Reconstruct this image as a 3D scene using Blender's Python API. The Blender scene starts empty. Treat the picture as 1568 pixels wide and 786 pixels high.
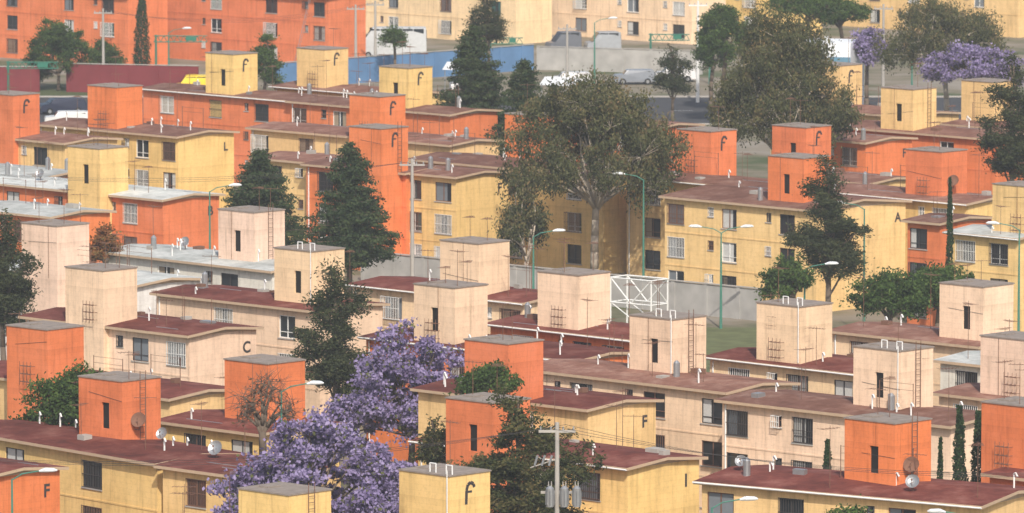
import bpy, math, random
import numpy as np
from mathutils import Vector, Matrix
R=random.Random(11); NR=np.random.RandomState(5)
# site plan in metres: X east, Y distance north of the viewpoint; eaves at 7.2 m
# apartment blocks: near corner X,Y, facade length, depth, bearing, wall, roof, window offsets, gable letter
BL=[
(23.4,355.6,16.3,6.8,33,'Y','red',[15.8,11,4.5],''),(-18.5,371.4,17.5,5.5,50,'Y','red',[12.6,5.7],''),(-12.7,365.2,7.6,5.5,44,'Y','red',[5.1],''),
(-.7,328.3,27.1,5.5,44,'Y','red',[20,12,5],''),(-27.3,365.7,9.7,5.5,44,'O','red',[7,2],'F'),(6,369.7,15.3,5.5,44,'Y','red',[11.4,5.6,2.8],'I'),
(4.2,393.7,13.2,5.5,44,'Y','red',[10.1,5],'F'),(12.1,401.3,15.9,5.5,44,'P','brown',[11.3,5.6,1.1],''),(23.8,386.5,16.5,5.5,43,'P','brown',[15.9,10.6,5.1],''),
(7.1,426.7,11.7,5.5,44,'O','red',[8.9,4,1.3],''),(19.8,410,11.4,5.5,44,'P','red',[9.1,4.5,1],''),(27.7,423.1,11.6,5.5,44,'P','brown',[9.3,5.1],''),
(-11.9,441.6,14.7,5.5,44,'P','red',[8.6,2.9],''),(-19.4,428.7,14.6,5.6,44,'P','red',[10.4,4.3,1.1],'C'),(-13.5,383.2,7.9,5.9,44,'Y','red',[5.1,1.5],''),
(-19.1,398.4,18.8,5.5,44,'Y','red',[10.9,1.7],''),(.7,446.3,15.1,5.5,44,'P','red',[11.5,5.7,1.1],''),(3.7,416,17.3,5.5,44,'O','red',[9.6,2.6],''),
(-15.6,464.8,16.8,5.5,46,'W','pale',[10.5,4.2],''),(-24,456.3,14.9,5.5,46,'W','pale',[9.7,3.8],''),(-25,512.3,22,5.5,44.5,'O','pale',[16.2,9.1,3.5],'B'),
(-34.9,528.6,10.3,5.5,44.5,'O','pale',[2.2],''),(-32.2,500.1,9.7,5.5,44.5,'O','pale',[3.4],''),(-26.3,563.3,16.2,6.1,44,'Y','brown',[12.3,4.1,.7],'L'),
(-34.8,557.6,12.2,5.5,44,'Y','brown',[7.2,2.9],''),(-4.1,529.6,5.7,5.5,44,'Y','brown',[4.4,1.4],'F'),(-7.9,532.7,10.6,5.5,44,'O','brown',[8.5,1.5],''),
(-14,540,7.8,5.5,44,'Y','brown',[5.7,.8],''),(-4.8,555.9,22.3,5.5,44,'Y','brown',[21.4,16,6.5],''),(6.8,530.1,20.1,6.1,44,'Y','brown',[14.4,9.1,3],''),
(11.2,570.3,10.8,5.5,44,'O','brown',[7.2,2.8],''),(18.8,520,14.3,5.5,44,'Y','brown',[11.7,5.1],''),(21.5,504.7,14.7,9.5,44.5,'Y','brown',[14,8.4,2.8],'A'),
(-18.3,596.9,18.2,5.5,44,'O','brown',[15.2,9.3,3.7],''),(-5,583.6,18.7,5.5,44,'O','brown',[18.1,12.9,6.8],''),(-9,600.9,15.7,5.5,44,'Y','brown',[11.7],''),
(37.9,561,17.1,6,44,'O','brown',[15.3,9.9,5],''),(27.6,558.1,9.9,5.5,44,'O','brown',[7.2,1.7],'F'),(26.2,524.5,8.4,5.5,44,'Y','brown',[5.1,1.9],''),
(32.4,509.4,14.3,5.8,44,'Y','brown',[11.1,8,2.4],''),(29.7,495.6,3,5.5,44,'O','brown',[2],''),(34.4,485.5,6.1,5.6,44,'Y','pale',[4.7,1.7],''),
(43.2,566.8,11.6,5.5,44,'Y','brown',[8.1],''),(32.7,581.2,15.7,5.5,44,'Y','brown',[10.6,3.5],''),(30.4,361.8,8,5.5,44,'O','red',[6],''),
(30.2,394.9,8.6,5.5,44,'P','brown',[6.6,2.8],''),(28.6,412.8,5,5.5,44,'W','pale',[3],''),
(-38.8,724.1,29.3,5.5,44,'O','brown',[17.4,8.8,2.9],''),(-18.6,720.4,25.1,5.5,44,'O','brown',[16.1,8,.9],''),(.4,754.9,23.9,5.5,44,'P','brown',[18.2,10.3,2.9],''),
(18.8,754.9,24.1,5.5,44,'P','brown',[23.2,15.9,8.3,1.7],''),(28.9,764.3,13.2,6.3,44,'Y','brown',[10.4,4.7],''),(54,764.3,25,8.7,44,'Y','brown',[20.3,14.7,5.5],'')]
TW=[(19.4,360.8,'O','dsl'),(-20.7,378.5,'O','dls'),(-26.2,402.1,'O','r'),(-13.2,385.8,'O','r'),(-1,369.3,'O','d'),(-.2,395.7,'O',''),(26.8,367.3,'O','ra'),
(-10.5,334.6,'Y','lr'),(-3,341.1,'Y','mp'),(9.2,407.5,'P','dlp'),(16.7,413.5,'P','rp'),(21.3,391.5,'P','dlp'),(28,424.3,'P','da'),(28.7,397.4,'P','r'),
(4,430.4,'P','ra'),(-3.4,423.2,'P','dra'),(-2.1,448.9,'P','a'),(-12.4,443.8,'P','dp'),(-16.9,468.4,'P','dla'),(-29.3,460.2,'P','a'),(-24.8,433.3,'P','ra'),
(-39.1,561,'O','m'),(-31.4,568.8,'O','r'),(-29.7,515.3,'Y','da'),(-23.4,601.9,'Y','dm'),(-15.9,608.4,'Y','mr'),(-8.5,587.9,'Y','dma'),(-10.3,559.2,'O','mr'),
(-9.7,531.5,'O','ml'),(1.9,542.5,'O',''),(14.7,528.5,'O','mr'),(20.7,507.7,'O','d'),(21.9,532.7,'O','dm'),(30.8,512.7,'O','sra'),(31.8,567.3,'Y','dl'),
(38.6,573.8,'Y','l'),(27,589.9,'Y','m'),(35.3,486.5,'Y','r')]
# trees: kind, X, Y, top, crown base, crown width
TREES=[('broad',-44.1,695.9,7.4,.9,7),('broad',-40.1,703.4,4.8,1.4,4.2),('broad',-22.9,658.5,8.6,3.6,3.8),('conifer',-3.2,591.2,14,2.8,9.6),('conifer',1,583.7,12,3.2,6.6),
('euca',6,522.3,16.9,6.0,15.6),('euca',20.8,556.7,19.2,6.5,12.8),('euca',39,643.5,13.7,6,12.9),('jaca',40.9,636.1,10.2,5.2,10.4),('jaca',32.8,658.5,9.1,5.7,5.1),
('broad',28,673.5,11.9,8.7,8.6),('casu',36.7,523.8,16.8,7.7,5.2),('jaca',-6.1,414.6,10.3,2.2,9.6),('jaca',-9.9,359.2,12.3,5.0,11.2),('pine',.3,356.2,13.1,4.8,8.8),
('casu',-10.5,425,12.3,4.4,5.2),('conifer',-11.5,505.9,12,3.4,7.3),('conifer',-18.4,523.8,9.9,2.6,7.8),('casu',21.5,486.4,13.1,4.9,5.3),('broad',18.5,475.9,7.4,4.1,4.1),
('broad',24.2,456.5,8.9,4.9,5.8),('broad',27.6,461,8.9,5,5.8),('casu',-31.8,449,13.1,5.5,3.9),('broad',-23.9,387.6,11,5.5,6.4),('bare',-13.1,377.1,12.3,8.1,4.1),
('broad',-1.3,392.1,10.3,8.1,4.1),('cypress',23.5,374.1,10,5.7,1),('cypress',24.4,372.7,9.9,5.9,1.1),('cypress',22.5,374.1,8.3,5.7,.5),('cypress',16.7,377.1,7.8,5.7,.8),
('cypress',29.8,486.4,11.4,8.6,.6),('rust',-27.2,475.9,9.2,6.6,2.4),('broad',15.9,336.7,10.3,8.3,2.5),('euca',.9,517.8,9.5,2.3,3.9),('pine',-4.1,374.1,9.4,6.9,1.8),
('casu',-2.4,673.5,11.9,6.7,3.7),('broad',31.4,681,10.5,7.4,5.9),('broad',18.8,673.5,10.4,3.6,3.7),('cypress',-37.1,718.4,7.9,.7,1.7),('broad',-11.5,703.4,5.9,3.8,3.2),('broad',19.5,658.5,12.1,6,5.4),('casu',14.4,643.5,8.4,4.3,3.5)]
S=bpy.context.scene
class MB:
    def __init__(s): s.v=[];s.f=[];s.m=[]
    def face(s,ps,m=0):
        n=len(s.v); s.v+=[tuple(p) for p in ps]; s.f.append(tuple(range(n,n+len(ps)))); s.m.append(m)
    def hexa(s,c,m=0):
        n=len(s.v); s.v+=[tuple(p) for p in c]
        for q in ((0,3,2,1),(4,5,6,7),(0,1,5,4),(1,2,6,5),(2,3,7,6),(3,0,4,7)): s.f.append(tuple(n+i for i in q)); s.m.append(m)
    def box(s,x0,x1,y0,y1,z0,z1,m=0):
        s.hexa([(x0,y0,z0),(x1,y0,z0),(x1,y1,z0),(x0,y1,z0),(x0,y0,z1),(x1,y0,z1),(x1,y1,z1),(x0,y1,z1)],m)
    def tube(s,p,q,r0,r1=None,n=6,m=0):
        r1=r0 if r1 is None else r1; p=Vector(p);q=Vector(q);d=q-p
        if d.length<1e-6:return
        d.normalize(); u=d.cross(Vector((0,0,1)))
        if u.length<1e-3:u=Vector((1,0,0))
        u.normalize(); w=d.cross(u); b=len(s.v)
        for c,r in((p,r0),(q,r1)):
            for i in range(n):
                a=2*math.pi*i/n; s.v.append(tuple(c+u*math.cos(a)*r+w*math.sin(a)*r))
        for i in range(n):
            j=(i+1)%n; s.f.append((b+i,b+j,b+n+j,b+n+i)); s.m.append(m)
        s.f.append(tuple(b+n+i for i in range(n))); s.m.append(m); s.f.append(tuple(b+i for i in reversed(range(n)))); s.m.append(m)
    def path(s,ps,r,n=6,m=0):
        for a,b in zip(ps,ps[1:]): s.tube(a,b,r,r,n,m)
    def build(s,name,mats,parent=None,smooth=False):
        me=bpy.data.meshes.new(name); me.from_pydata(s.v,[],s.f)
        for k in mats: me.materials.append(k)
        me.polygons.foreach_set('material_index',s.m)
        if smooth: me.polygons.foreach_set('use_smooth',[True]*len(s.f))
        me.update(); o=bpy.data.objects.new(name,me); S.collection.objects.link(o)
        if parent:o.parent=parent
        return o
def empty(name,x,y,z=0,rz=0):
    o=bpy.data.objects.new(name,None); o.location=(x,y,z); o.rotation_euler=(0,0,rz); o.empty_display_size=.5
    S.collection.objects.link(o); return o
# ---------------- materials
def nm(name):
    m=bpy.data.materials.new(name); m.use_nodes=True; nt=m.node_tree
    b=nt.nodes['Principled BSDF']; b.inputs['Specular IOR Level'].default_value=.25
    return m,nt,nt.nodes,nt.links,b
def plain(name,c,rough=.7,metal=0,var=.15,sc=3):
    m,nt,N,K,b=nm(name); b.inputs['Roughness'].default_value=rough; b.inputs['Metallic'].default_value=metal
    if rough<.4: b.inputs['Specular IOR Level'].default_value=.5
    tc=N.new('ShaderNodeTexCoord'); no=N.new('ShaderNodeTexNoise'); no.inputs['Scale'].default_value=sc; no.inputs['Detail'].default_value=4
    K.new(tc.outputs['Object'],no.inputs['Vector']); mx=N.new('ShaderNodeMix'); mx.data_type='RGBA'
    mx.inputs[6].default_value=(*[v*(1-var) for v in c],1); mx.inputs[7].default_value=(*[min(1,v*(1+var)) for v in c],1)
    K.new(no.outputs[0],mx.inputs[0]); K.new(mx.outputs[2],b.inputs['Base Color']); return m
def math_(N,K,op,a,b=None,c=None):
    n=N.new('ShaderNodeMath'); n.operation=op
    for i,v in enumerate((a,b,c)):
        if v is None: continue
        if isinstance(v,(int,float)): n.inputs[i].default_value=v
        else: K.new(v,n.inputs[i])
    return n.outputs[0]
def ramp(N,K,fac,stops):
    r=N.new('ShaderNodeValToRGB'); e=r.color_ramp.elements
    while len(e)<len(stops): e.new(.5)
    for q,(p,c) in zip(e,stops): q.position=p; q.color=(*c,1)
    K.new(fac,r.inputs[0]); return r.outputs[0]
def mul(N,K,a,b,f=1.0):
    m=N.new('ShaderNodeMix'); m.data_type='RGBA'; m.blend_type='MULTIPLY'; m.inputs[0].default_value=f
    K.new(a,m.inputs[6]); K.new(b,m.inputs[7]); return m.outputs[2]
def noise(N,K,vec,sc,det=5,rough=.6):
    n=N.new('ShaderNodeTexNoise'); n.inputs['Scale'].default_value=sc; n.inputs['Detail'].default_value=det; n.inputs['Roughness'].default_value=rough
    K.new(vec,n.inputs['Vector']); return n.outputs[0]
def wall_mat(name,c):
    m,nt,N,K,b=nm(name); b.inputs['Roughness'].default_value=.92
    tc=N.new('ShaderNodeTexCoord'); sx=N.new('ShaderNodeSeparateXYZ'); K.new(tc.outputs['Object'],sx.inputs[0])
    h=math_(N,K,'ADD',sx.outputs[0],sx.outputs[1]); cb=N.new('ShaderNodeCombineXYZ'); K.new(h,cb.inputs[0]); K.new(sx.outputs[2],cb.inputs[1])
    br=N.new('ShaderNodeTexBrick'); K.new(cb.outputs[0],br.inputs['Vector']); br.inputs['Scale'].default_value=1
    br.inputs['Brick Width'].default_value=2.6; br.inputs['Row Height'].default_value=.3; br.inputs['Mortar Size'].default_value=.012
    br.inputs['Color1'].default_value=(1,1,1,1); br.inputs['Color2'].default_value=(.94,.94,.94,1); br.inputs['Mortar'].default_value=(.82,.8,.78,1)
    oi=N.new('ShaderNodeObjectInfo'); off=N.new('ShaderNodeVectorMath'); off.operation='ADD'; K.new(tc.outputs['Object'],off.inputs[0])
    rn=math_(N,K,'MULTIPLY',oi.outputs['Random'],57.0); cr=N.new('ShaderNodeCombineXYZ'); K.new(rn,cr.inputs[0]); K.new(rn,cr.inputs[1]); K.new(cr.outputs[0],off.inputs[1])
    big=noise(N,K,off.outputs[0],.45,5); col=ramp(N,K,big,[(.3,[v*.84 for v in c]),(.5,c),(.72,[min(1,v*1.04+.025) for v in c])])
    mp=N.new('ShaderNodeMapping'); mp.inputs['Scale'].default_value=(2.2,2.2,.16); K.new(off.outputs[0],mp.inputs[0])
    st=noise(N,K,mp.outputs[0],1.6,6,.65); stc=ramp(N,K,st,[(.26,(.56,.53,.5)),(.41,(.9,.89,.88)),(.54,(1,1,1))])
    fi=noise(N,K,off.outputs[0],5,5,.7); fic=ramp(N,K,fi,[(.3,(.84,.83,.82)),(.5,(1,1,1))])
    # grime just below the storey joints and the roof line
    fz=math_(N,K,'FRACT',math_(N,K,'DIVIDE',sx.outputs[2],2.4)); gz=math_(N,K,'SUBTRACT',fz,math_(N,K,'MULTIPLY',st,.25)); gc=ramp(N,K,gz,[(.72,(1,1,1)),(.9,(.86,.84,.82))])
    r2=math_(N,K,'FRACT',math_(N,K,'MULTIPLY',oi.outputs['Random'],7.31)); vc=N.new('ShaderNodeCombineXYZ')
    K.new(math_(N,K,'MULTIPLY_ADD',oi.outputs['Random'],.10,.94),vc.inputs[0]); K.new(math_(N,K,'MULTIPLY_ADD',oi.outputs['Random'],.12,.92),vc.inputs[1]); K.new(math_(N,K,'MULTIPLY_ADD',r2,.2,.88),vc.inputs[2])
    o=mul(N,K,col,br.outputs[0],.55); o=mul(N,K,o,stc,.85); o=mul(N,K,o,fic,.8); o=mul(N,K,o,gc,.8); o=mul(N,K,o,vc.outputs[0]); K.new(o,b.inputs['Base Color'])
    bm=N.new('ShaderNodeBump'); bm.inputs['Strength'].default_value=.35; bm.inputs['Distance'].default_value=.02; K.new(fi,bm.inputs['Height']); K.new(bm.outputs[0],b.inputs['Normal']); return m
def roof_mat(name,a,c,d):
    m,nt,N,K,b=nm(name); b.inputs['Roughness'].default_value=.92; b.inputs['Specular IOR Level'].default_value=.12
    tc=N.new('ShaderNodeTexCoord'); oi=N.new('ShaderNodeObjectInfo'); off=N.new('ShaderNodeVectorMath'); off.operation='ADD'; K.new(tc.outputs['Object'],off.inputs[0])
    rn=math_(N,K,'MULTIPLY',oi.outputs['Random'],91.0); cr=N.new('ShaderNodeCombineXYZ'); K.new(rn,cr.inputs[0]); K.new(rn,cr.inputs[1]); K.new(cr.outputs[0],off.inputs[1])
    n1=noise(N,K,off.outputs[0],.6,7,.7); col=ramp(N,K,n1,[(.32,a),(.5,c),(.68,d)])
    mp=N.new('ShaderNodeMapping'); mp.inputs['Scale'].default_value=(.5,3,1); K.new(off.outputs[0],mp.inputs[0])
    n2=noise(N,K,mp.outputs[0],2.2,6,.7); c2=ramp(N,K,n2,[(.3,(.62,.6,.58)),(.5,(1,1,1)),(.75,(1.0,1.0,1.0))])
    vo=N.new('ShaderNodeTexVoronoi'); vo.inputs['Scale'].default_value=.55; K.new(off.outputs[0],vo.inputs['Vector']); vs=N.new('ShaderNodeSeparateColor'); K.new(vo.outputs['Color'],vs.inputs[0])
    pc=ramp(N,K,vs.outputs[0],[(.0,(.82,.8,.8)),(.35,(1,1,1))])
    sx=N.new('ShaderNodeSeparateXYZ'); K.new(tc.outputs['Object'],sx.inputs[0]); fr=math_(N,K,'FRACT',sx.outputs[0]); se=math_(N,K,'LESS_THAN',fr,.05)
    sc=ramp(N,K,se,[(0,(1,1,1)),(1,(.8,.78,.78))])
    o=mul(N,K,col,c2,.8); o=mul(N,K,o,sc,.5); o=mul(N,K,o,pc,.8)
    hs=N.new('ShaderNodeHueSaturation'); K.new(math_(N,K,'MULTIPLY_ADD',oi.outputs['Random'],.35,.80),hs.inputs['Value']); K.new(o,hs.inputs['Color']); K.new(hs.outputs[0],b.inputs['Base Color']); return m
M={}
M['Y']=wall_mat('yellow_plaster',(.80,.555,.235)); M['O']=wall_mat('orange_plaster',(.72,.21,.078)); M['P']=wall_mat('cream_plaster',(.84,.625,.42)); M['W']=wall_mat('white_plaster',(.74,.72,.65))
M['red']=roof_mat('red_roof',(.09,.028,.022),(.155,.045,.034),(.24,.10,.078)); M['brown']=roof_mat('brown_roof',(.15,.07,.048),(.215,.105,.076),(.32,.20,.155)); M['pale']=roof_mat('pale_roof',(.34,.36,.34),(.48,.50,.48),(.62,.63,.60))
fas=plain('fascia_paint',(.46,.34,.23)); glass=plain('window_glass',(.02,.025,.03),.12,0,.5,1); 
cur=[plain('curtain_white',(.5,.5,.48),.9,0,.2,8),plain('curtain_beige',(.3,.24,.17),.9),plain('curtain_teal',(.03,.10,.09),.6),plain('curtain_grey',(.16,.18,.2),.7)]
wht=plain('white_metal',(.72,.72,.7),.5); blk=plain('dark_metal',(.05,.045,.045),.6); rst=plain('rusty_metal',(.17,.09,.06),.8); conc=plain('concrete',(.36,.34,.31),.9,0,.25,1.5)
dark=plain('dark_interior',(.012,.011,.01),.9); gry=plain('grey_metal',(.35,.36,.37),.4,.6); grn=plain('green_paint',(.03,.16,.11),.5)
slab=plain('tower_slab',(.25,.21,.18),.95,0,.45,2.5); lamp_w=plain('lamp_head_paint',(.65,.68,.7),.35); lg=plain('lamp_pole_green',(.06,.2,.15),.5)
LET={}
def letter(ch,size,parent,x,y,z):
    key=(ch,size)
    if key not in LET:
        cu=bpy.data.curves.new('letter','FONT'); cu.body=ch; cu.size=size; cu.extrude=.004; cu.offset=.025
        o=bpy.data.objects.new('t',cu); S.collection.objects.link(o); bpy.context.view_layer.update()
        me=bpy.data.meshes.new_from_object(o.evaluated_get(bpy.context.evaluated_depsgraph_get())); me.materials.clear(); me.materials.append(blk); LET[key]=me
        bpy.data.objects.remove(o)
    o=bpy.data.objects.new('painted_letter',LET[key]); S.collection.objects.link(o); o.parent=parent
    o.matrix_local=Matrix(((0,0,1,x),(1,0,0,y),(0,1,0,z),(0,0,0,1)))
def mark(parent,y,z):
    # stylised curled block mark painted on the tower
    key='mark'
    if key not in LET:
        g=MB(); pts=[(0,0),(0.02,.62),(.1,.86),(.28,.95),(.46,.86),(.5,.72)]
        for a,b in zip(pts,pts[1:]):
            d=Vector((b[0]-a[0],b[1]-a[1])).normalized(); n=Vector((-d.y,d.x))*.085; g.face([(0,a[0]-n.x,a[1]-n.y),(0,b[0]-n.x,b[1]-n.y),(0,b[0]+n.x,b[1]+n.y),(0,a[0]+n.x,a[1]+n.y)])
        g.face([(.002,.08,.5),(.002,.36,.5),(.002,.36,.6),(.002,.08,.6)])
        o=g.build('m',[blk]); LET[key]=o.data; bpy.data.objects.remove(o)
    o=bpy.data.objects.new('painted_mark',LET[key]); S.collection.objects.link(o); o.parent=parent; o.location=(.006,y,z); o.scale=(1,1.1,1.1)
def panel(mb,mp,a0,a1,z0,z1,ops,m=0):
    ac=sorted({a0,a1}|{o[0] for o in ops}|{o[1] for o in ops}); zc=sorted({z0,z1}|{o[2] for o in ops}|{o[3] for o in ops})
    for i in range(len(ac)-1):
        for j in range(len(zc)-1):
            ca=(ac[i]+ac[i+1])/2; cz=(zc[j]+zc[j+1])/2
            if any(o[0]<ca<o[1] and o[2]<cz<o[3] for o in ops): continue
            mb.face([mp(ac[i],zc[j],0),mp(ac[i+1],zc[j],0),mp(ac[i+1],zc[j+1],0),mp(ac[i],zc[j+1],0)],m)
    for o in ops:
        A,B,C,D=o[:4]; d=.14
        for p,q in (((A,C),(B,C)),((B,C),(B,D)),((B,D),(A,D)),((A,D),(A,C))): mb.face([mp(*p,0),mp(*q,0),mp(*q,d),mp(*p,d)],m)
def hb(mb,mp,a0,a1,z0,z1,d0,d1,m):
    mb.hexa([mp(a0,z0,d0),mp(a1,z0,d0),mp(a1,z0,d1),mp(a0,z0,d1),mp(a0,z1,d0),mp(a1,z1,d0),mp(a1,z1,d1),mp(a0,z1,d1)],m)
WM=[glass,*cur,wht,blk,rst,conc]
def window(mb,mp,o):
    A,B,C,D=o[:4]; mb.face([mp(A,C,.14),mp(B,C,.14),mp(B,D,.14),mp(A,D,.14)],0)
    r=R.random(); w=B-A
    if r<.4:
        k=R.choice([1,1,2,4,4]); s=R.uniform(.3,.95); hb(mb,mp,A+.04,A+w*s,C+.04,D-.03,.118,.13,k)
    elif r<.55:
        k=R.choice([1,2,3,4]); hb(mb,mp,A+.04,A+w*.35,C+.04,D-.03,.118,.13,k); hb(mb,mp,B-w*.33,B-.04,C+.04,D-.03,.118,.13,k)
    fm=R.choice([5,5,6,6,7]); t=.055
    for a,b,c,d in((A,B,C,C+t),(A,B,D-t,D),(A,A+t,C+t,D-t),(B-t,B,C+t,D-t),((A+B)/2-t/2,(A+B)/2+t/2,C+t,D-t)): hb(mb,mp,a,b,c,d,.06,.11,fm)
    if R.random()<.6: hb(mb,mp,A+t,B-t,C+.36,C+.40,.07,.10,fm)
    hb(mb,mp,A-.06,B+.06,C-.07,C-.003,-.06,.05,8)
    rr=R.random()
    if rr<.62:
        bm=5 if rr<.32 else (6 if rr<.5 else 7); d0=-.05 if R.random()<.5 else .01
        if R.random()<.2: d0=-.3
        n=max(4,int(w/.14))
        for i in range(n+1):
            a=A-.02+(w+.04)*i/n; hb(mb,mp,a-.015,a+.015,C-.0,D+.02,d0-.024,d0,bm)
        for zz in (C+.02,(C+D)/2,D-.0): hb(mb,mp,A-.03,B+.03,zz-.017,zz+.017,d0-.045,d0-.0245,bm)
        if d0<-.2:
            for a in(A-.02,B+.02):
                for zz in(C+.02,D): hb(mb,mp,a-.012,a+.012,zz-.012,zz+.012,d0,0,bm)
def dish(mb,x,y,z,r,dx,dy,m,mp_):
    d=Vector((dx,dy,.55)).normalized(); u=d.cross(Vector((0,0,1))).normalized(); w=u.cross(d); c=Vector((x,y,z+.5)); rings=[]
    for k in range(4):
        rr=r*k/3; h=.35*rr*rr/r; rings.append([c+u*math.cos(a)*rr+w*math.sin(a)*rr+d*h for a in [2*math.pi*i/14 for i in range(14)]])
    for k in range(3):
        for i in range(14):
            j=(i+1)%14; mb.face([rings[k][i],rings[k][j],rings[k+1][j],rings[k+1][i]],m)
    mb.tube((x,y,z),c,.03,.03,6,mp_); mb.tube(c-w*r*.9,c+d*r*.9,.015,.015,4,mp_); mb.tube(c+d*r*.8,c+d*r*.95,.05,.05,6,mp_)
def aerial(mb,x,y,z,h,m):
    mb.tube((x,y,z),(x,y,z+h),.02,.014,5,m); a=R.uniform(0,3.1); u=Vector((math.cos(a),math.sin(a),0)); v=Vector((-u.y,u.x,0)); c=Vector((x,y,z+h*.95))
    mb.tube(c-u*.6,c+u*.6,.012,.012,4,m)
    for i in range(6):
        q=c+u*(-.55+.22*i); l=.42-.05*i; mb.tube(q-v*l,q+v*l,.008,.008,4,m)
def block(b):
    X,Y,L,D,al,wl,rf,ws,le=b; H=7.25
    root=empty('apartment_building',X,Y,0,-math.radians(al)); mb=MB(); wb=MB()
    fr=lambda a,z,d:(a,d,z); bk=lambda a,z,d:(a,D-d,z); gb=lambda a,z,d:(-d,a,z); lf=lambda a,z,d:(-L+d,a,z)
    ops=[]; last=-L; W0,W1=.6,2.02
    for a in [-q for q in ws]:
        w=R.choice([1.7,1.6,1.45]) 
        if a-w/2<-L+.2: a=-L+.3+w/2
        if a+w/2>-.25: a=-.3-w/2
        if a-w/2<last+.1: continue
        if a-w/2-last>2.6 and R.random()<.6:
            q=a-w/2-1.3; ops+=[(q,q+.5,W0+.75+2.4*k,W1+2.4*k) for k in range(3)]
        last=a+w/2
        for k in range(3): ops.append((a-w/2,a+w/2,W0+2.4*k,W1+2.4*k))
    panel(mb,fr,-L,0,0,H,ops,0)
    bo=[(a,a+1.3,.7+2.4*k,1.95+2.4*k) for a in np.arange(-L+1.2,-1.8,3.6) for k in range(3)]
    panel(mb,bk,-L,0,0,H,bo,0); panel(mb,gb,0,D,0,H,[],0); panel(mb,lf,0,D,0,H,[],0)
    for o in ops: window(wb,fr,o)
    for o in bo: wb.face([bk(o[0],o[2],.14),bk(o[1],o[2],.14),bk(o[1],o[3],.14),bk(o[0],o[3],.14)],0)
    for z in (2.4,4.8): mb.box(-L+.01,-.01,-.025,.0,z-.05,z+.05,0)
    mb.build('walls',[M[wl]],root)
    if wb.v: wb.build('windows',WM,root)
    rh=.05*D; ov=.38; z0,z1=7.2,7.36; e=.3; g=MB()
    A0,A1=-L-e,e; h=D/2
    g.face([(A0,-ov,z1),(A1,-ov,z1),(A1,h,z1+rh),(A0,h,z1+rh)],0); g.face([(A1,D+ov,z1),(A0,D+ov,z1),(A0,h,z1+rh),(A1,h,z1+rh)],0)
    g.face([(A0,-ov,z0),(A1,-ov,z0),(A1,h,z0+rh),(A0,h,z0+rh)],1); g.face([(A1,D+ov,z0),(A0,D+ov,z0),(A0,h,z0+rh),(A1,h,z0+rh)],1)
    for y in(-ov,D+ov): g.face([(A0,y,z0),(A1,y,z0),(A1,y,z1),(A0,y,z1)],1)
    for x in(A0,A1): g.face([(x,-ov,z0),(x,h,z0+rh),(x,h,z1+rh),(x,-ov,z1)],1); g.face([(x,h,z0+rh),(x,D+ov,z0),(x,D+ov,z1),(x,h,z1+rh)],1)
    for x in(0,-L): g.face([(x,0,H),(x,D,H),(x,h,H+rh)],1)
    if R.random()<.3: g.tube((A0,-ov-.06,z1-.06),(A1,-ov-.06,z1-.1),.05,.05,6,2)
    if R.random()<.5: g.tube((-L+.3,-.06,0),(-L+.3,-.06,7.1),.05,.05,6,2)
    g.build('roof',[M[rf],fas,wht],root)
    c=MB(); rz=lambda y: z1+rh*(1-abs(y-h)/(h+ov))-.02
    for i in range(max(4,int(L/1.1))):
        x=R.uniform(-L+.5,-.5); y=R.uniform(.5,D-.5); z=rz(y); t=R.random()
        if t<.36:
            hh=R.uniform(.35,.8); c.path([(x,y,z),(x,y,z+hh),(x+.15,y-.1,z+hh+.05),(x+.25,y-.1,z+hh-.12)],.05,6,0)
        elif t<.62: aerial(c,x,y,z,R.uniform(1.5,3.6),1)
        elif t<.635: dish(c,x,y,z,R.uniform(.3,.42),.3,-1,3,1)
        elif t<.69: c.tube((x,y,z),(x,y,z+.8),.19,.19,10,3); c.tube((x,y,z+.8),(x,y,z+.95),.19,.06,10,3)
        elif t<.86: c.box(x,x+R.uniform(.3,.9),y,y+R.uniform(.3,.7),z,z+R.uniform(.1,.3),R.choice([2,3,2,1]))
        elif t<.94 and x<-3:
            for xx in(x,x+2.4): c.tube((xx,y,z),(xx,y,z+1.7),.025,.025,5,1)
            for dz in(1.3,1.65): c.tube((x,y,z+dz),(x+2.4,y,z+dz),.01,.01,4,1)
        else: 
            l=R.uniform(1.5,3.5); c.tube((x,y,z+.03),(x+l if x+l<0 else x-l,y,z+.03),.025,.025,5,3)
    c.build('roof_clutter',[wht,rst,conc,gry],root)
    if le: letter(le,.95,root,.012,D-1.15,5.9)
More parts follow.
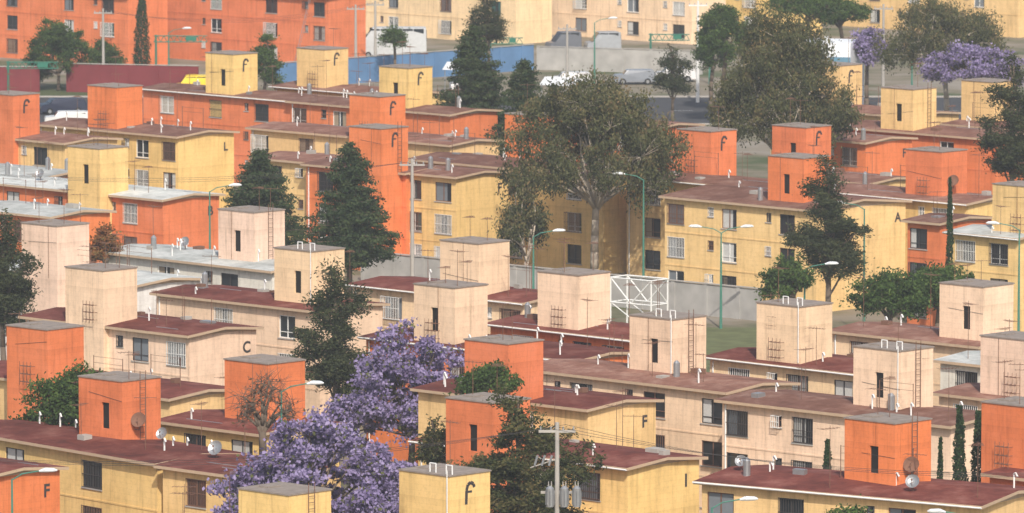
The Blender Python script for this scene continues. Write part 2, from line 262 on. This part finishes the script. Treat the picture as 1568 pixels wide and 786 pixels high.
def tower(t):
    X,Y,c,o=t; root=empty('rooftop_stair_tower',X,Y,0,-math.radians(44)); w,d,T=3.4,2.8,10.72+R.uniform(-.06,.06)
    fr=lambda a,z,q:(a,q,z); mb=MB(); a=-w*R.uniform(.38,.5)
    ops=[(a-.3,a+.3,8.1,9.5)] if 'd' in o else []
    panel(mb,fr,-w,0,0,T,ops,0)
    for q in ops: mb.face([fr(q[0],q[2],.14),fr(q[1],q[2],.14),fr(q[1],q[3],.14),fr(q[0],q[3],.14)],1)
    mb.face([(0,0,0),(0,d,0),(0,d,T),(0,0,T)]); mb.face([(0,d,0),(-w,d,0),(-w,d,T),(0,d,T)]); mb.face([(-w,d,0),(-w,0,0),(-w,0,T),(-w,d,T)])
    mb.build('walls',[M[c],dark],root)
    s=MB(); s.box(-w-.05,.05,-.05,d+.05,T,T+.07,0); s.box(-w+.4,-w+1.2,.8,1.6,T+.07,T+.14,0); s.build('roof_slab',[slab],root)
    g=MB()
    if 'l' in o:
        y=d*R.choice([.3,.5,.65])
        for dy in(-.2,.2): g.tube((.12,y+dy,7.4),(.12,y+dy,T+.5),.022,.022,5,1)
        for k in range(11): g.tube((.12,y-.2,7.6+k*.3),(.12,y+.2,7.6+k*.3),.016,.016,4,1)
    if 'r' in o:
        x0=-w*R.uniform(.4,.7)
        for k in range(3):
            z=7.7+k*.45; g.tube((x0,-.35,z),(x0+.9,-.35,z),.025,.025,4,1)
            for i in range(4): xx=x0+i*.3; g.tube((xx,-.35,z-.2 if k==0 else z-.35),(xx,-.35,z+.25),.02,.02,4,1); g.tube((xx,-.35,z),(xx,0,z),.015,.015,4,1)
    if 'p' in o:
        for k in range(2):
            x=-.5-k*1.1; g.path([(x,.3,T+.06),(x,.3,T+.5),(x+.4,.3,T+.5),(x+.4,.3,T+.06)],.035,6,0)
        g.path([(-.1,-.06,7.5),(-.1,-.06,T+.3)],.03,6,0)
    if 's' in o: dish(g,.35,.9,8.1,.42,.5,-1,1,1); g.tube((.35,.9,8.1),(0,.9,8.1),.03,.03,5,1)
    for i in range(R.choice([0,1,1,2])+(2 if 'a' in o else 0)): aerial(g,R.uniform(-w+.2,-.2),R.uniform(.2,d-.2),T+.05,R.uniform(1,2.4),1)
    if R.random()<.4: xx=-w*R.uniform(.2,.9); g.tube((xx,-.03,7.3),(xx,-.03,T),.018,.018,4,1)
    if R.random()<.4: z=R.uniform(8.6,10); g.tube((-w*R.uniform(.6,1),-.02,z),(0,-.02,z+R.uniform(-.4,.4)),.009,.009,4,2)
    if g.v: g.build('fittings',[wht,rst,blk],root)
    if 'm' in o: mark(root,1.15,9.3)
for b in BL: block(b)
for t in TW: tower(t)
# ---------------- trees
def leafmat(name,stops,tr=.2):
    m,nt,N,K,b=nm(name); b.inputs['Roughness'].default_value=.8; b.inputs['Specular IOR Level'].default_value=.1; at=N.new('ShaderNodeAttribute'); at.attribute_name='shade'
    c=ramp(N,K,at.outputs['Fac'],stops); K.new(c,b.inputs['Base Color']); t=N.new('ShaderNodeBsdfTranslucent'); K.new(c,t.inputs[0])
    mx=N.new('ShaderNodeMixShader'); mx.inputs[0].default_value=tr; K.new(b.outputs[0],mx.inputs[1]); K.new(t.outputs[0],mx.inputs[2]); K.new(mx.outputs[0],N['Material Output'].inputs[0]); return m
LM={'broad':leafmat('broadleaf_foliage',[(0,(.025,.05,.014)),(.5,(.055,.095,.024)),(1,(.11,.16,.045))]),
'conifer':leafmat('conifer_foliage',[(0,(.018,.035,.016)),(.5,(.038,.062,.027)),(1,(.075,.10,.04))]),
'pine':leafmat('pine_foliage',[(0,(.03,.04,.016)),(.5,(.065,.075,.028)),(1,(.15,.12,.05))]),
'casu':leafmat('casuarina_foliage',[(0,(.025,.035,.017)),(.5,(.05,.062,.028)),(1,(.09,.10,.045))]),
'euca':leafmat('eucalyptus_foliage',[(0,(.04,.046,.02)),(.5,(.085,.095,.04)),(.8,(.15,.135,.06)),(1,(.20,.14,.07))]),
'jaca':leafmat('jacaranda_blossom',[(0,(.15,.115,.22)),(.35,(.26,.21,.38)),(.8,(.38,.32,.52)),(.88,(.14,.11,.06)),(1,(.12,.13,.05))],.3),
'cypress':leafmat('cypress_foliage',[(0,(.015,.03,.012)),(.5,(.03,.06,.02)),(1,(.05,.085,.03))]),
'rust':leafmat('rusty_foliage',[(0,(.12,.05,.02)),(.5,(.25,.11,.04)),(1,(.15,.14,.05))]),'bare':leafmat('dry_leaves',[(0,(.12,.06,.03)),(1,(.25,.13,.06))])}
bark=plain('bark',(.13,.10,.075),.95,0,.35,4); barkp=plain('pale_eucalyptus_bark',(.42,.36,.29),.85,0,.3,2)
def leaves(name,P,s,sh,mat,parent,vert=0.,asp=.5):
    n=len(P); a=NR.normal(size=(n,3)); 
    if vert: a[:,2]=a[:,2]*(1+vert*2)-vert*1.5
    a/=np.linalg.norm(a,axis=1)[:,None]; q=NR.normal(size=(n,3)); b=np.cross(a,q); b/=np.linalg.norm(b,axis=1)[:,None]
    a*=s[:,None]; b*=(s*asp)[:,None]
    V=np.stack([P-a,P+b,P+a,P-b],1).reshape(-1,3)
    me=bpy.data.meshes.new(name); me.vertices.add(4*n); me.vertices.foreach_set('co',V.ravel()); me.loops.add(4*n); me.loops.foreach_set('vertex_index',np.arange(4*n,dtype=np.int32))
    me.polygons.add(n); me.polygons.foreach_set('loop_start',np.arange(0,4*n,4,dtype=np.int32)); 
    at=me.attributes.new('shade','FLOAT','FACE'); at.data.foreach_set('value',np.clip(sh,0,1).astype(np.float32))
    me.materials.append(mat); me.update(calc_edges=True); o=bpy.data.objects.new(name,me); S.collection.objects.link(o); o.parent=parent; return o
NAMES={'broad':'broadleaf_tree','conifer':'cedar_tree','pine':'pine_tree','casu':'casuarina_tree','euca':'eucalyptus_tree','jaca':'jacaranda_tree','cypress':'cypress_tree','rust':'copper_leaf_tree','bare':'bare_tree'}
def tree(t):
    kind,X,Y,zt,zb,w=t; root=empty(NAMES[kind],X,Y); tb=MB(); rx=w/2; Hc=zt-zb; area=w*Hc*.75
    bk=barkp if kind=='euca' else bark; rt=.012*zt+.05
    P=[];SH=[];SZ=[]
    def curve(p,q,r0,r1,sag=0.1,n=5,jit=.06):
        p=Vector(p);q=Vector(q); d=(q-p); j=Vector((R.gauss(0,1),R.gauss(0,1),R.gauss(0,.5)))*d.length*jit; prev=p
        for i in range(1,n+1):
            f=i/n; c=p+d*f+j*math.sin(f*math.pi)-Vector((0,0,1))*sag*math.sin(f*math.pi)*d.length
            tb.tube(prev,c,r0+(r1-r0)*(i-1)/n,r0+(r1-r0)*f,7); prev=c
    if kind in('conifer',):
        curve((0,0,0),(0,0,zt-.2),rt*1.3,.03,0,5,.01); z=zb
        while z<zt-.1:
            f=(z-zb)/Hc; r=rx*(1-f)**.68*min(1,.7+f*2.5)*R.uniform(.82,1.12); nb=max(5,int(7+r*2.0))
            for k in range(nb):
                a=R.uniform(0,6.28); rr=r*R.choice([.55,.8,1,1.15])*R.uniform(.8,1.08); tip=Vector((math.cos(a)*rr,math.sin(a)*rr,z+rr*.12+.1-R.uniform(0,.35)))
                if rr>.7: tb.tube((0,0,z+.1),tip,.04,.012,4)
                m=int(16+rr*66); u=NR.uniform(.12,1,m)**.7; wd=.12+.22*rr*(1-u)*1.0+.07
                pt=np.outer(u,np.array(tip)-np.array([0,0,z]))+np.array([0,0,z]); pt+=NR.normal(size=(m,3))*np.stack([wd,wd,wd*.45],1)
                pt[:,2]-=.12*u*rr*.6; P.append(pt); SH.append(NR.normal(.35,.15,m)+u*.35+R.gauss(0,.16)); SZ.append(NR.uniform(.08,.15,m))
            z+=R.uniform(.28,.42)
    elif kind=='cypress':
        curve((0,0,0),(0,0,zt-.5),.09,.03,0,3,.01); zb=.3; m=int(420*w*(zt-zb)); f=NR.uniform(0,1,m); a=NR.uniform(0,6.28,m); prof=np.minimum(1,(f*6+.4))*np.maximum(.03,(1-f))**.42
        lump=1+.18*np.sin(a*3+f*23)+.12*np.sin(a*5-f*40); r=rx*prof*lump*NR.uniform(.6,1.05,m); P.append(np.stack([r*np.cos(a),r*np.sin(a),zb+f*(zt-zb)],1)); SH.append(NR.normal(.5,.2,m)); SZ.append(NR.uniform(.07,.13,m))
    else:
        fork=max(1.0,zb+Hc*(.12 if kind!='euca' else 0)); lean=R.uniform(-.3,.3)
        if kind in('pine','casu'): curve((0,0,0),(0,0,zt-.6),rt*1.2,.05,0,6,.012)
        else: curve((0,0,0),(lean,0,fork),rt*1.35,rt*1.0,0,5,.03)
        lobes=[]
        if kind in('pine','casu'):
            nl=13
            for k in range(nl):
                f=k/(nl-1); r=rx*(1-.7*f)*(1 if kind=='pine' else .9); a=k*2.4
                lobes.append((math.cos(a)*r*.45,math.sin(a)*r*.45,zb+Hc*(.05+.87*f),r*R.uniform(.5,.72),Hc*.09))
            lobes+= [(math.cos(k)*rx*R.uniform(.6,.85),math.sin(k)*rx*.5,zb+Hc*R.uniform(.1,.7),rx*.28,Hc*.08) for k in range(0,10)]
        else:
            nl=(30 if kind=='euca' else 24) if w>7 else 10
            for k in range(nl):
                a=k*2.399+R.uniform(-.4,.4); q=math.sqrt((k+.4)/nl); hh=(1-q*q*.75)*R.uniform(.6,1)
                rr=rx*(R.uniform(.17,.32) if w>7 else R.uniform(.26,.42)); lobes.append((math.cos(a)*(rx-rr)*q*R.uniform(.88,1.12),math.sin(a)*(rx-rr)*q,zb+rr*.7+(Hc-rr*1.5)*hh,rr,rr*R.uniform(.6,.95)*min(1.25,Hc/w*1.5)))
            for k in range(9 if w>7 else 4):
                a=R.uniform(0,6.28) if w<=7 else k*.7; lobes.append((math.cos(a)*rx*.68,math.sin(a)*rx*.68,zb+Hc*R.uniform(.12,.35),rx*.24,Hc*.15))
        dens={'broad':640,'rust':500,'pine':860,'casu':700,'euca':430,'jaca':500,'bare':14}[kind]; tot=int(dens*area)
        vol=[l[3]**2 for l in lobes]; sv=sum(vol); cs={'pine':.3,'casu':.36,'euca':.42,'jaca':.3,'broad':.33,'rust':.3,'bare':.3}[kind]
        for l,vv in zip(lobes,vol):
            c=Vector(l[:3]); base=Vector((0,0,max(.8,c.z-l[3]*.9-Hc*.1))) if kind in('pine','casu') else Vector((lean,0,fork*R.uniform(.9,1)))
            curve(base,c,.03+rt*.32,.035,0 if kind in('pine','casu') else -.1,5)
            nc=max(8,int(tot*vv/sv/85)); 
            for k in range(nc if kind!='bare' else 6):
                d=NR.normal(size=3); d/=np.linalg.norm(d); q=R.random()**.4; cc=np.array(c)+d*q*np.array([l[3],l[3],l[4]])
                if R.random()<(.5 if kind!='bare' else 1): tb.tube(c,tuple(cc),.03,.012,4)
                if kind=='bare':
                    for _ in range(6): e=cc+NR.normal(size=3)*.5; tb.tube(tuple(cc),tuple(e),.014,.006,4)
                m=int(tot*vv/sv/nc*R.uniform(.4,1.6)); sg=cs*R.uniform(.5,1.1); sz=np.array([1,1,.6 if kind!='euca' else 1.15])
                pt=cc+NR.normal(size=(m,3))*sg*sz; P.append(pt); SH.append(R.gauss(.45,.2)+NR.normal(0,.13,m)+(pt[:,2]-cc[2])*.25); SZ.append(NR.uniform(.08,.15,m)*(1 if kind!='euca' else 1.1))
    tb.build('trunk_and_limbs',[bk],root,True)
    P=np.concatenate(P); SH=np.concatenate(SH); SZ=np.concatenate(SZ); k=P[:,2]>.1
    if kind=='jaca': SH=np.clip(SH,0,.8); e=NR.uniform(size=len(SH))<.1; SH[e]=1
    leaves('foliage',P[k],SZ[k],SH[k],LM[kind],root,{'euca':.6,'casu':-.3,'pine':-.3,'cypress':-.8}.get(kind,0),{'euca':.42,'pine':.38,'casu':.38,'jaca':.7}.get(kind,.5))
for t in TREES: tree(t)
# ---------------- ground, roads, walls
gm,nt,N,K,b=nm('dusty_ground'); tc=N.new('ShaderNodeTexCoord'); n1=noise(N,K,tc.outputs['Object'],.08,6); c=ramp(N,K,n1,[(.38,(.07,.09,.035)),(.5,(.2,.17,.12)),(.65,(.27,.24,.2))]); K.new(c,b.inputs['Base Color']); b.inputs['Roughness'].default_value=.95
g=MB(); g.face([(-1500,-200,0),(1500,-200,0),(1500,4000,0),(-1500,4000,0)]); g.build('ground',[gm])
asph=plain('asphalt',(.055,.055,.058),.9,0,.3,.6); grass=plain('grass_blades',(.12,.135,.06),.95,0,.6,.6)
def road(y0,y1,x0,x1):
    g=MB(); g.face([(x0,y0,.004),(x1,y0,.004),(x1,y1,.004),(x0,y1,.004)],0)
    ym=(y0+y1)/2; x=x0
    while x<x1: g.face([(x,ym-.07,.008),(x+2,ym-.07,.008),(x+2,ym+.07,.008),(x,ym+.07,.008)],1); x+=5
    for y in(y0-.3,y1): g.box(x0,x1,y,y+.3,0,.14,2)
    g.build('road',[asph,wht,conc])
road(658,688,-120,120)
g=MB(); g.face([(7,450,.004),(32,450,.004),(32,496,.004),(7,496,.004)]); g.build('lawn',[grass])
def wallrun(name,x0,Y0,x1,Y1,h,mat,th=.2,cap=None,post=3.0):
    L=math.hypot(x1-x0,Y1-Y0); root=empty(name,x0,Y0,0,math.atan2(Y1-Y0,x1-x0)); g=MB(); g.box(0,L,0,th,0,h,0)
    n=int(L/post)
    for i in range(n+1): x=min(L-.15,i*post+.15); g.box(x-.15,x+.15,-.05,th+.05,0,h+.05,0)
    g.box(-.02,L+.02,-.08,th+.08,h+.052,h+.11,1); g.build('wall_panels',[mat,cap or conc],root)
wc=plain('weathered_concrete',(.36,.35,.33),.9,0,.4,.8); wblue=plain('blue_painted_wall',(.10,.20,.36),.8,0,.4,.5); wred=plain('maroon_painted_wall',(.17,.03,.035),.8,0,.3,.6)
wallrun('concrete_wall',-11.1,525.3,17.4,499.9,2.2,wc); wallrun('blue_wall',-22.9,697.4,2.2,721.4,2.5,wblue); wallrun('roadside_concrete_wall',2.5,721.4,19,715.4,2.3,wc)
wallrun('maroon_wall',-43.2,694.4,-30.3,691.4,2.7,wred); wallrun('maroon_wall',-52.3,694.4,-45.8,694.4,2.4,wred)
def goal(X,Y):
    g=MB(); w,h,d=3.6,3.9,1.8
    for z in(2.2,3.9):
        for y in(0,d): g.tube((0,y,z),(w,y,z),.06,.06)
        for x in(0,w): g.tube((x,0,z),(x,d,z),.06,.06)
    for x in(0,w):
        for y in(0,d): g.tube((x,y,0),(x,y,h),.06,.06)
    for y in(0,d): g.tube((0,y,3.9),(w/2,y,2.2),.05,.05); g.tube((w/2,y,2.2),(w,y,3.9),.05,.05); g.tube((0,y,2.2),(w,y,.2),.04,.04)
    g.tube((w,0,3.9),(w,d,2.2),.05,.05)
    r=empty('goal_frame',X,Y,0,-.7); g.build('frame',[wht],r)
goal(6.8,492.4)
def lamp(X,Y,zt,arms=1,side=1,mat=None):
    r=empty('street_lamp',X,Y); g=MB(); g.tube((0,0,0),(0,0,zt*.6),.1,.07,8,0); g.tube((0,0,zt*.6),(0,0,zt-.4),.07,.045,8,0)
    for s in ([1,-1] if arms==2 else [side]):
        g.path([(0,0,zt-.45),(s*.5,0,zt-.15),(s*1.4,-.1,zt+.02)],.035,6,0)
        a=Vector((s*1.35,-.1,zt)); g.tube(a,a+Vector((s*.3,0,.06)),.05,.12,10,1); g.tube(a+Vector((s*.3,0,.06)),a+Vector((s*.75,0,.06)),.12,.1,10,1); g.tube(a+Vector((s*.75,0,.06)),a+Vector((s*.9,0,.04)),.1,.03,10,1)
    g.build('pole_and_head',[mat or lg,lamp_w],r,False)
for a in [(14.5,495.4,7.1,2,1),(24.2,490.9,9.2,1,-1),(9.5,516.3,8.8,1,-1),(-21.2,501.4,9.4,1,1),(1.5,501.4,6.2,1,1),(19.5,475.9,6.6,1,1),(37.6,673.5,9,1,1),(-24.7,351.7,9.6,1,1),(9.8,348.7,8.6,1,1),(22.5,347.2,8.2,1,-1),(19.4,703.4,7,1,1),(-12.2,377.1,10.8,1,1),(8.1,703.4,6.5,1,1),(-33.7,703.4,5.5,1,1),(34,478.9,9,1,-1)]: lamp(*a)
def upole(X,Y,h,tf=False,mat=None):
    r=empty('utility_pole',X,Y); g=MB(); g.tube((0,0,0),(0,0,h),.17,.1,8,0); g.box(-.9,.9,-.06,.06,h-.5,h-.38,0)
    for x in(-.8,-.3,.3,.8): g.tube((x,0,h-.38),(x,0,h-.2),.05,.03,6,1)
    if tf:
        g.box(-.8,.8,-.06,.06,h-3.5,h-3.38,0)
        for x in(-.35,.35,.95):
            g.tube((x,-.35,h-4.1),(x,-.35,h-3.2),.2,.2,12,1); g.tube((x,-.35,h-3.2),(x,-.35,h-3.08),.2,.08,12,1)
            for k in range(8): a=k*math.pi/4; g.tube((x+.2*math.cos(a),-.35+.2*math.sin(a),h-4),(x+.2*math.cos(a),-.35+.2*math.sin(a),h-3.3),.035,.035,4,1)
            for s in(-.07,.07): g.tube((x+s,-.35,h-3.1),(x+s,-.35,h-2.85),.03,.02,5,0)
        for x in(-1.1,-.75,-.4): g.tube((x,-.2,h-2.1),(x+.15,-.2,h-1.6),.06,.06,6,1)
        g.tube((-1.3,-.2,h-2.2),(0,0,h-1.8),.03,.03,5,0)
    g.build('pole_and_crossarm',[mat or conc,gry],r); return Vector((X,Y,h-.2))
ps=[upole(2.2,347.2,12.6,True),upole(-7.1,508.8,10.6),upole(17.7,682.4,9.7,False,wht),upole(-39.7,695.9,8,),upole(-13.7,718.4,7.2),upole(34.9,673.5,10),upole(-15.6,715.4,7),upole(5.3,688.4,7)]
far=[upole(-35.2,353.2,11),upole(35.2,342.7,11.5),upole(-46.5,516.3,10)]
def wire(a,b):
    g=MB()
    for k,o in enumerate((-.7,0,.7)):
        p=[a.lerp(b,i/14)+Vector((o*.6,o,-(1.2+.2*k)*4*(i/14)*(1-i/14))) for i in range(15)]; g.path([tuple(q) for q in p],.01,4,0)
    g.build('overhead_wire',[blk])
wire(far[0],ps[0]); wire(ps[0],far[1]); wire(far[2],ps[1]); wire(ps[3],ps[4])
def mast(X,Y,h,lean=0):
    r=empty('radio_mast',X,Y); g=MB(); n=10
    for k in range(3):
        a=k*2.09; o=Vector((math.cos(a)*.15,math.sin(a)*.15,0)); g.tube(o,o*.6+Vector((lean,0,h)),.02,.015,5)
    for i in range(n*2):
        z=h*i/(n*2); q=lean*i/(n*2); g.tube((q-.13,0,z),(q+.13,.1,z+h/(n*2)),.012,.012,4)
    g.build('lattice',[gry],r)
mast(-21.8,703.4,9.5,2.2)
def gantry(x0,x1,Y,z1):
    r=empty('overhead_sign_gantry',x0,Y); g=MB(); L=x1-x0
    for z in(z1-.6,z1): g.tube((0,0,z),(L,0,z),.06,.05)
    n=max(4,int(L/.6))
    for i in range(n): g.tube((L*i/n,0,z1-.6),(L*(i+.5)/n,0,z1),.035,.035,5); g.tube((L*(i+.5)/n,0,z1),(L*(i+1)/n,0,z1-.6),.035,.035,5)
    g.tube((.2,0,0),(.2,0,z1+.1),.12,.1,8); g.box(L*.6,L*.8,-.1,-.07,z1-.5,z1-.05)
    g.build('truss_and_sign',[grn],r)
gantry(-48.4,-43.4,685.4,3.6); gantry(-35.6,-30.3,712.4,4.1); gantry(-2.4,1.1,724.4,3.0); gantry(13.7,17.8,718.4,3.8)
tyre=plain('tyre_rubber',(.02,.02,.02),.9); tail_r=plain('tail_lamp_red',(.35,.02,.02),.3)
def vehicle(name,X,Y,rz,col,L=4.3,W=1.75,H=1.45,hood=.95,nose=.9,tail=.4):
    r=empty(name,X,Y,0,rz); body=plain(name+'_paint',col,.3); g=MB(); h0=.3
    prof=[(0,h0),(0,hood*.8),(.08,hood),(nose,hood+.08),(nose+.65*(H-hood),H-.03),(nose+.65*(H-hood)+.2,H),(L-tail-.2,H),(L-tail*.6,H-.06),(L-.02,hood+.05),(L,h0)]
    n=len(prof)
    for y in(-1,1):
        for x,z in prof: g.v.append((x,y*(W/2-(.12 if z>hood+.1 else 0)),z))
    for i in range(n): j=(i+1)%n; g.f.append((i,j,n+j,n+i)); g.m.append(0)
    g.f.append(tuple(range(n))); g.f.append(tuple(range(2*n-1,n-1,-1))); g.m+=[0,0]
    zc=hood+.1; zt=H-.12; nw=max(2,int((L-nose-tail)/1.1))
    xa,xb=nose+.55,L-tail-.15
    for s in(-1,1):
        for i in range(nw):
            a=xa+(xb-xa)*i/nw+.04; c=xa+(xb-xa)*(i+1)/nw-.04; y=s*(W/2-.105); g.box(a,c,min(y,y+s*.012),max(y,y+s*.012),zc,zt,1)
    g.box(L-.03,L+.012,-W/2+.2,W/2-.2,hood+.0,H-.3,1) if H>1.7 else None
    dx=.65*(H-hood); g.face([(nose-.02,-W/2+.2,hood+.12),(nose-.02,W/2-.2,hood+.12),(nose+dx-.06,W/2-.22,H-.06),(nose+dx-.06,-W/2+.22,H-.06)],1)
    for x in(.8,L-.85):
        for s in(-1,1): g.tube((x,s*(W/2-.2),.32),(x,s*(W/2+.02),.32),.32,.32,14,2); g.tube((x,s*(W/2+.02),.32),(x,s*(W/2+.03),.32),.17,.17,10,3)
    for s in(-.6,.6): g.box(-.015,.02,s-.15,s+.15,.6,.75,3); g.box(L-.01,L+.015,s-.12,s+.12,.6,.8,4)
    g.build('body',[body,glass,tyre,gry,tail_r],r)
vehicle('parked_car',-44.2,669,.35,(.02,.025,.05),4.4); vehicle('parked_car',-42.8,655.5,.1,(.6,.6,.6)); vehicle('delivery_van',-32.7,690,.05,(.75,.55,.03),4.6,1.9,2.0,1.1,.7,.1)
vehicle('parked_bus',-15.6,737.8,.02,(.5,.52,.53),6.8,2.2,3.1,1.7,.35,.1); vehicle('parked_van',3.7,740.8,.3,(.12,.13,.15),3.4,1.9,2.4,1.3,.6,.1); vehicle('parked_van',7.6,740.8,.2,(.3,.32,.34),3.6,1.9,2.4,1.3,.6,.1)
vehicle('parked_car',26.4,466.9,.1,(.35,.02,.02),4.1); vehicle('parked_car',21.7,468.4,.1,(.4,.02,.03),4.0); vehicle('parked_car',3.7,700.4,.1,(.6,.6,.6),4.1); vehicle('parked_car',-6,694.4,.1,(.7,.7,.7),4.1); vehicle('parked_car',10,703.4,.1,(.2,.22,.25),4.1); vehicle('parked_car',14,706.4,.1,(.6,.6,.6),4.1)
cvs=plain('white_canvas',(.6,.62,.64),.9)
def canopy(X,Y,w,d,h):
    r=empty('market_canopy',X,Y,0,-.4); g=MB()
    for x in(0,w):
        for y in(0,d): g.tube((x,y,0),(x,y,h),.05,.05)
    g.face([(-.2,-.2,h),(w+.2,-.2,h),(w+.2,d/2,h+.7),(-.2,d/2,h+.7)],1); g.face([(w+.2,d+.2,h),(-.2,d+.2,h),(-.2,d/2,h+.7),(w+.2,d/2,h+.7)],1)
    for x in(-.2,w+.2): g.face([(x,-.2,h),(x,d+.2,h),(x,d/2,h+.7)],1)
    g.build('frame_and_canvas',[gry,cvs],r)
for a in((2.8,673.5,3,2.6,2.4),(-6.5,694,2.4,2,2.2)): canopy(*a)
def white_b():
    r=empty('white_modern_building',25.3,658.5,0,-.3); g=MB()
    arc=[(2.4-2.4*math.sin(t),2.4-2.4*math.cos(t)) for t in [i*math.pi/2/8 for i in range(9)]]
    pl=[(6,0)]+arc+[(0,5),(6,5)]; n=len(pl)
    for i in range(n):
        j=(i+1)%n; p,q=pl[i],pl[j]; g.face([(*p,0),(*q,0),(*q,7.6),(*p,7.6)],0)
    g.face([(*p,7.6) for p in pl],0); g.box(2.5,6,-.03,-.003,5.6,6.3,1); g.box(2.5,6,-.03,-.003,3.2,3.9,1); g.box(3.5,3.9,-.2,-.035,0,8.2,0)
    g.build('walls',[plain('white_render',(.75,.78,.82),.7),plain('blue_glazing',(.12,.25,.35),.2)],r)
white_b()
g=MB(); n=8
def q(i,j): return (i*.08,.04*math.sin(i*1.9+j*.2),-j*.26)
for i in range(n):
    for j in range(6): g.face([q(i,j),q(i+1,j),q(i+1,j+1),q(i,j+1)])
g.tube((0,0,0),(0,.25,0),.015,.015,4,1); g.tube((.64,0,0),(.64,.25,0),.015,.015,4,1); g.tube((-.1,0,0),(.75,0,0),.015,.015,4,1)
o=g.build('hanging_towel',[plain('orange_cloth',(.6,.14,.04),.9),rst]); o.location=(-17.85,371.65,6.75); o.rotation_euler=(0,0,math.radians(40))
# thin city haze: one homogeneous volume of real air over the whole site
g=MB(); g.box(-500,500,-400,1600,-1,90); hz=g.build('atmospheric_haze',[]); hm=bpy.data.materials.new('thin_haze'); hm.use_nodes=True; hn=hm.node_tree; hn.nodes.clear()
vs=hn.nodes.new('ShaderNodeVolumeScatter'); vs.inputs['Density'].default_value=.00017; vs.inputs['Color'].default_value=(.9,.95,1,1); vs.inputs['Anisotropy'].default_value=0.0
ho=hn.nodes.new('ShaderNodeOutputMaterial'); hn.links.new(vs.outputs[0],ho.inputs['Volume']); hz.data.materials.append(hm)
# ---------------- light, camera
w=bpy.data.worlds.new('World'); S.world=w; w.use_nodes=True; N=w.node_tree.nodes; K=w.node_tree.links
sk=N.new('ShaderNodeTexSky'); sk.sky_type='NISHITA'; sk.sun_disc=False; EL=math.radians(42); sx,sy=.12,-.993
sk.sun_elevation=EL; sk.sun_rotation=math.atan2(sx,sy); sk.dust_density=3.0; K.new(sk.outputs[0],N['Background'].inputs[0]); N['Background'].inputs[1].default_value=.15
sl=bpy.data.lights.new('sun','SUN'); sl.energy=4.2; sl.angle=math.radians(.6); sl.color=(1,.93,.83); so=bpy.data.objects.new('sun',sl); S.collection.objects.link(so)
so.rotation_euler=Vector((sx*math.cos(EL),sy*math.cos(EL),math.sin(EL))).to_track_quat('Z','Y').to_euler()
cd=bpy.data.cameras.new('camera'); cam=bpy.data.objects.new('camera',cd); S.collection.objects.link(cam); cam.location=(0,0,57.5); cam.rotation_euler=(math.radians(90-6.046),0,0)
cd.lens=252.55; cd.sensor_width=36; cd.clip_start=1; cd.clip_end=6000; cd.dof.use_dof=True; cd.dof.focus_distance=390; cd.dof.aperture_fstop=1.6; S.camera=cam
S.view_settings.view_transform='Standard'; S.view_settings.look='None'; S.view_settings.exposure=0
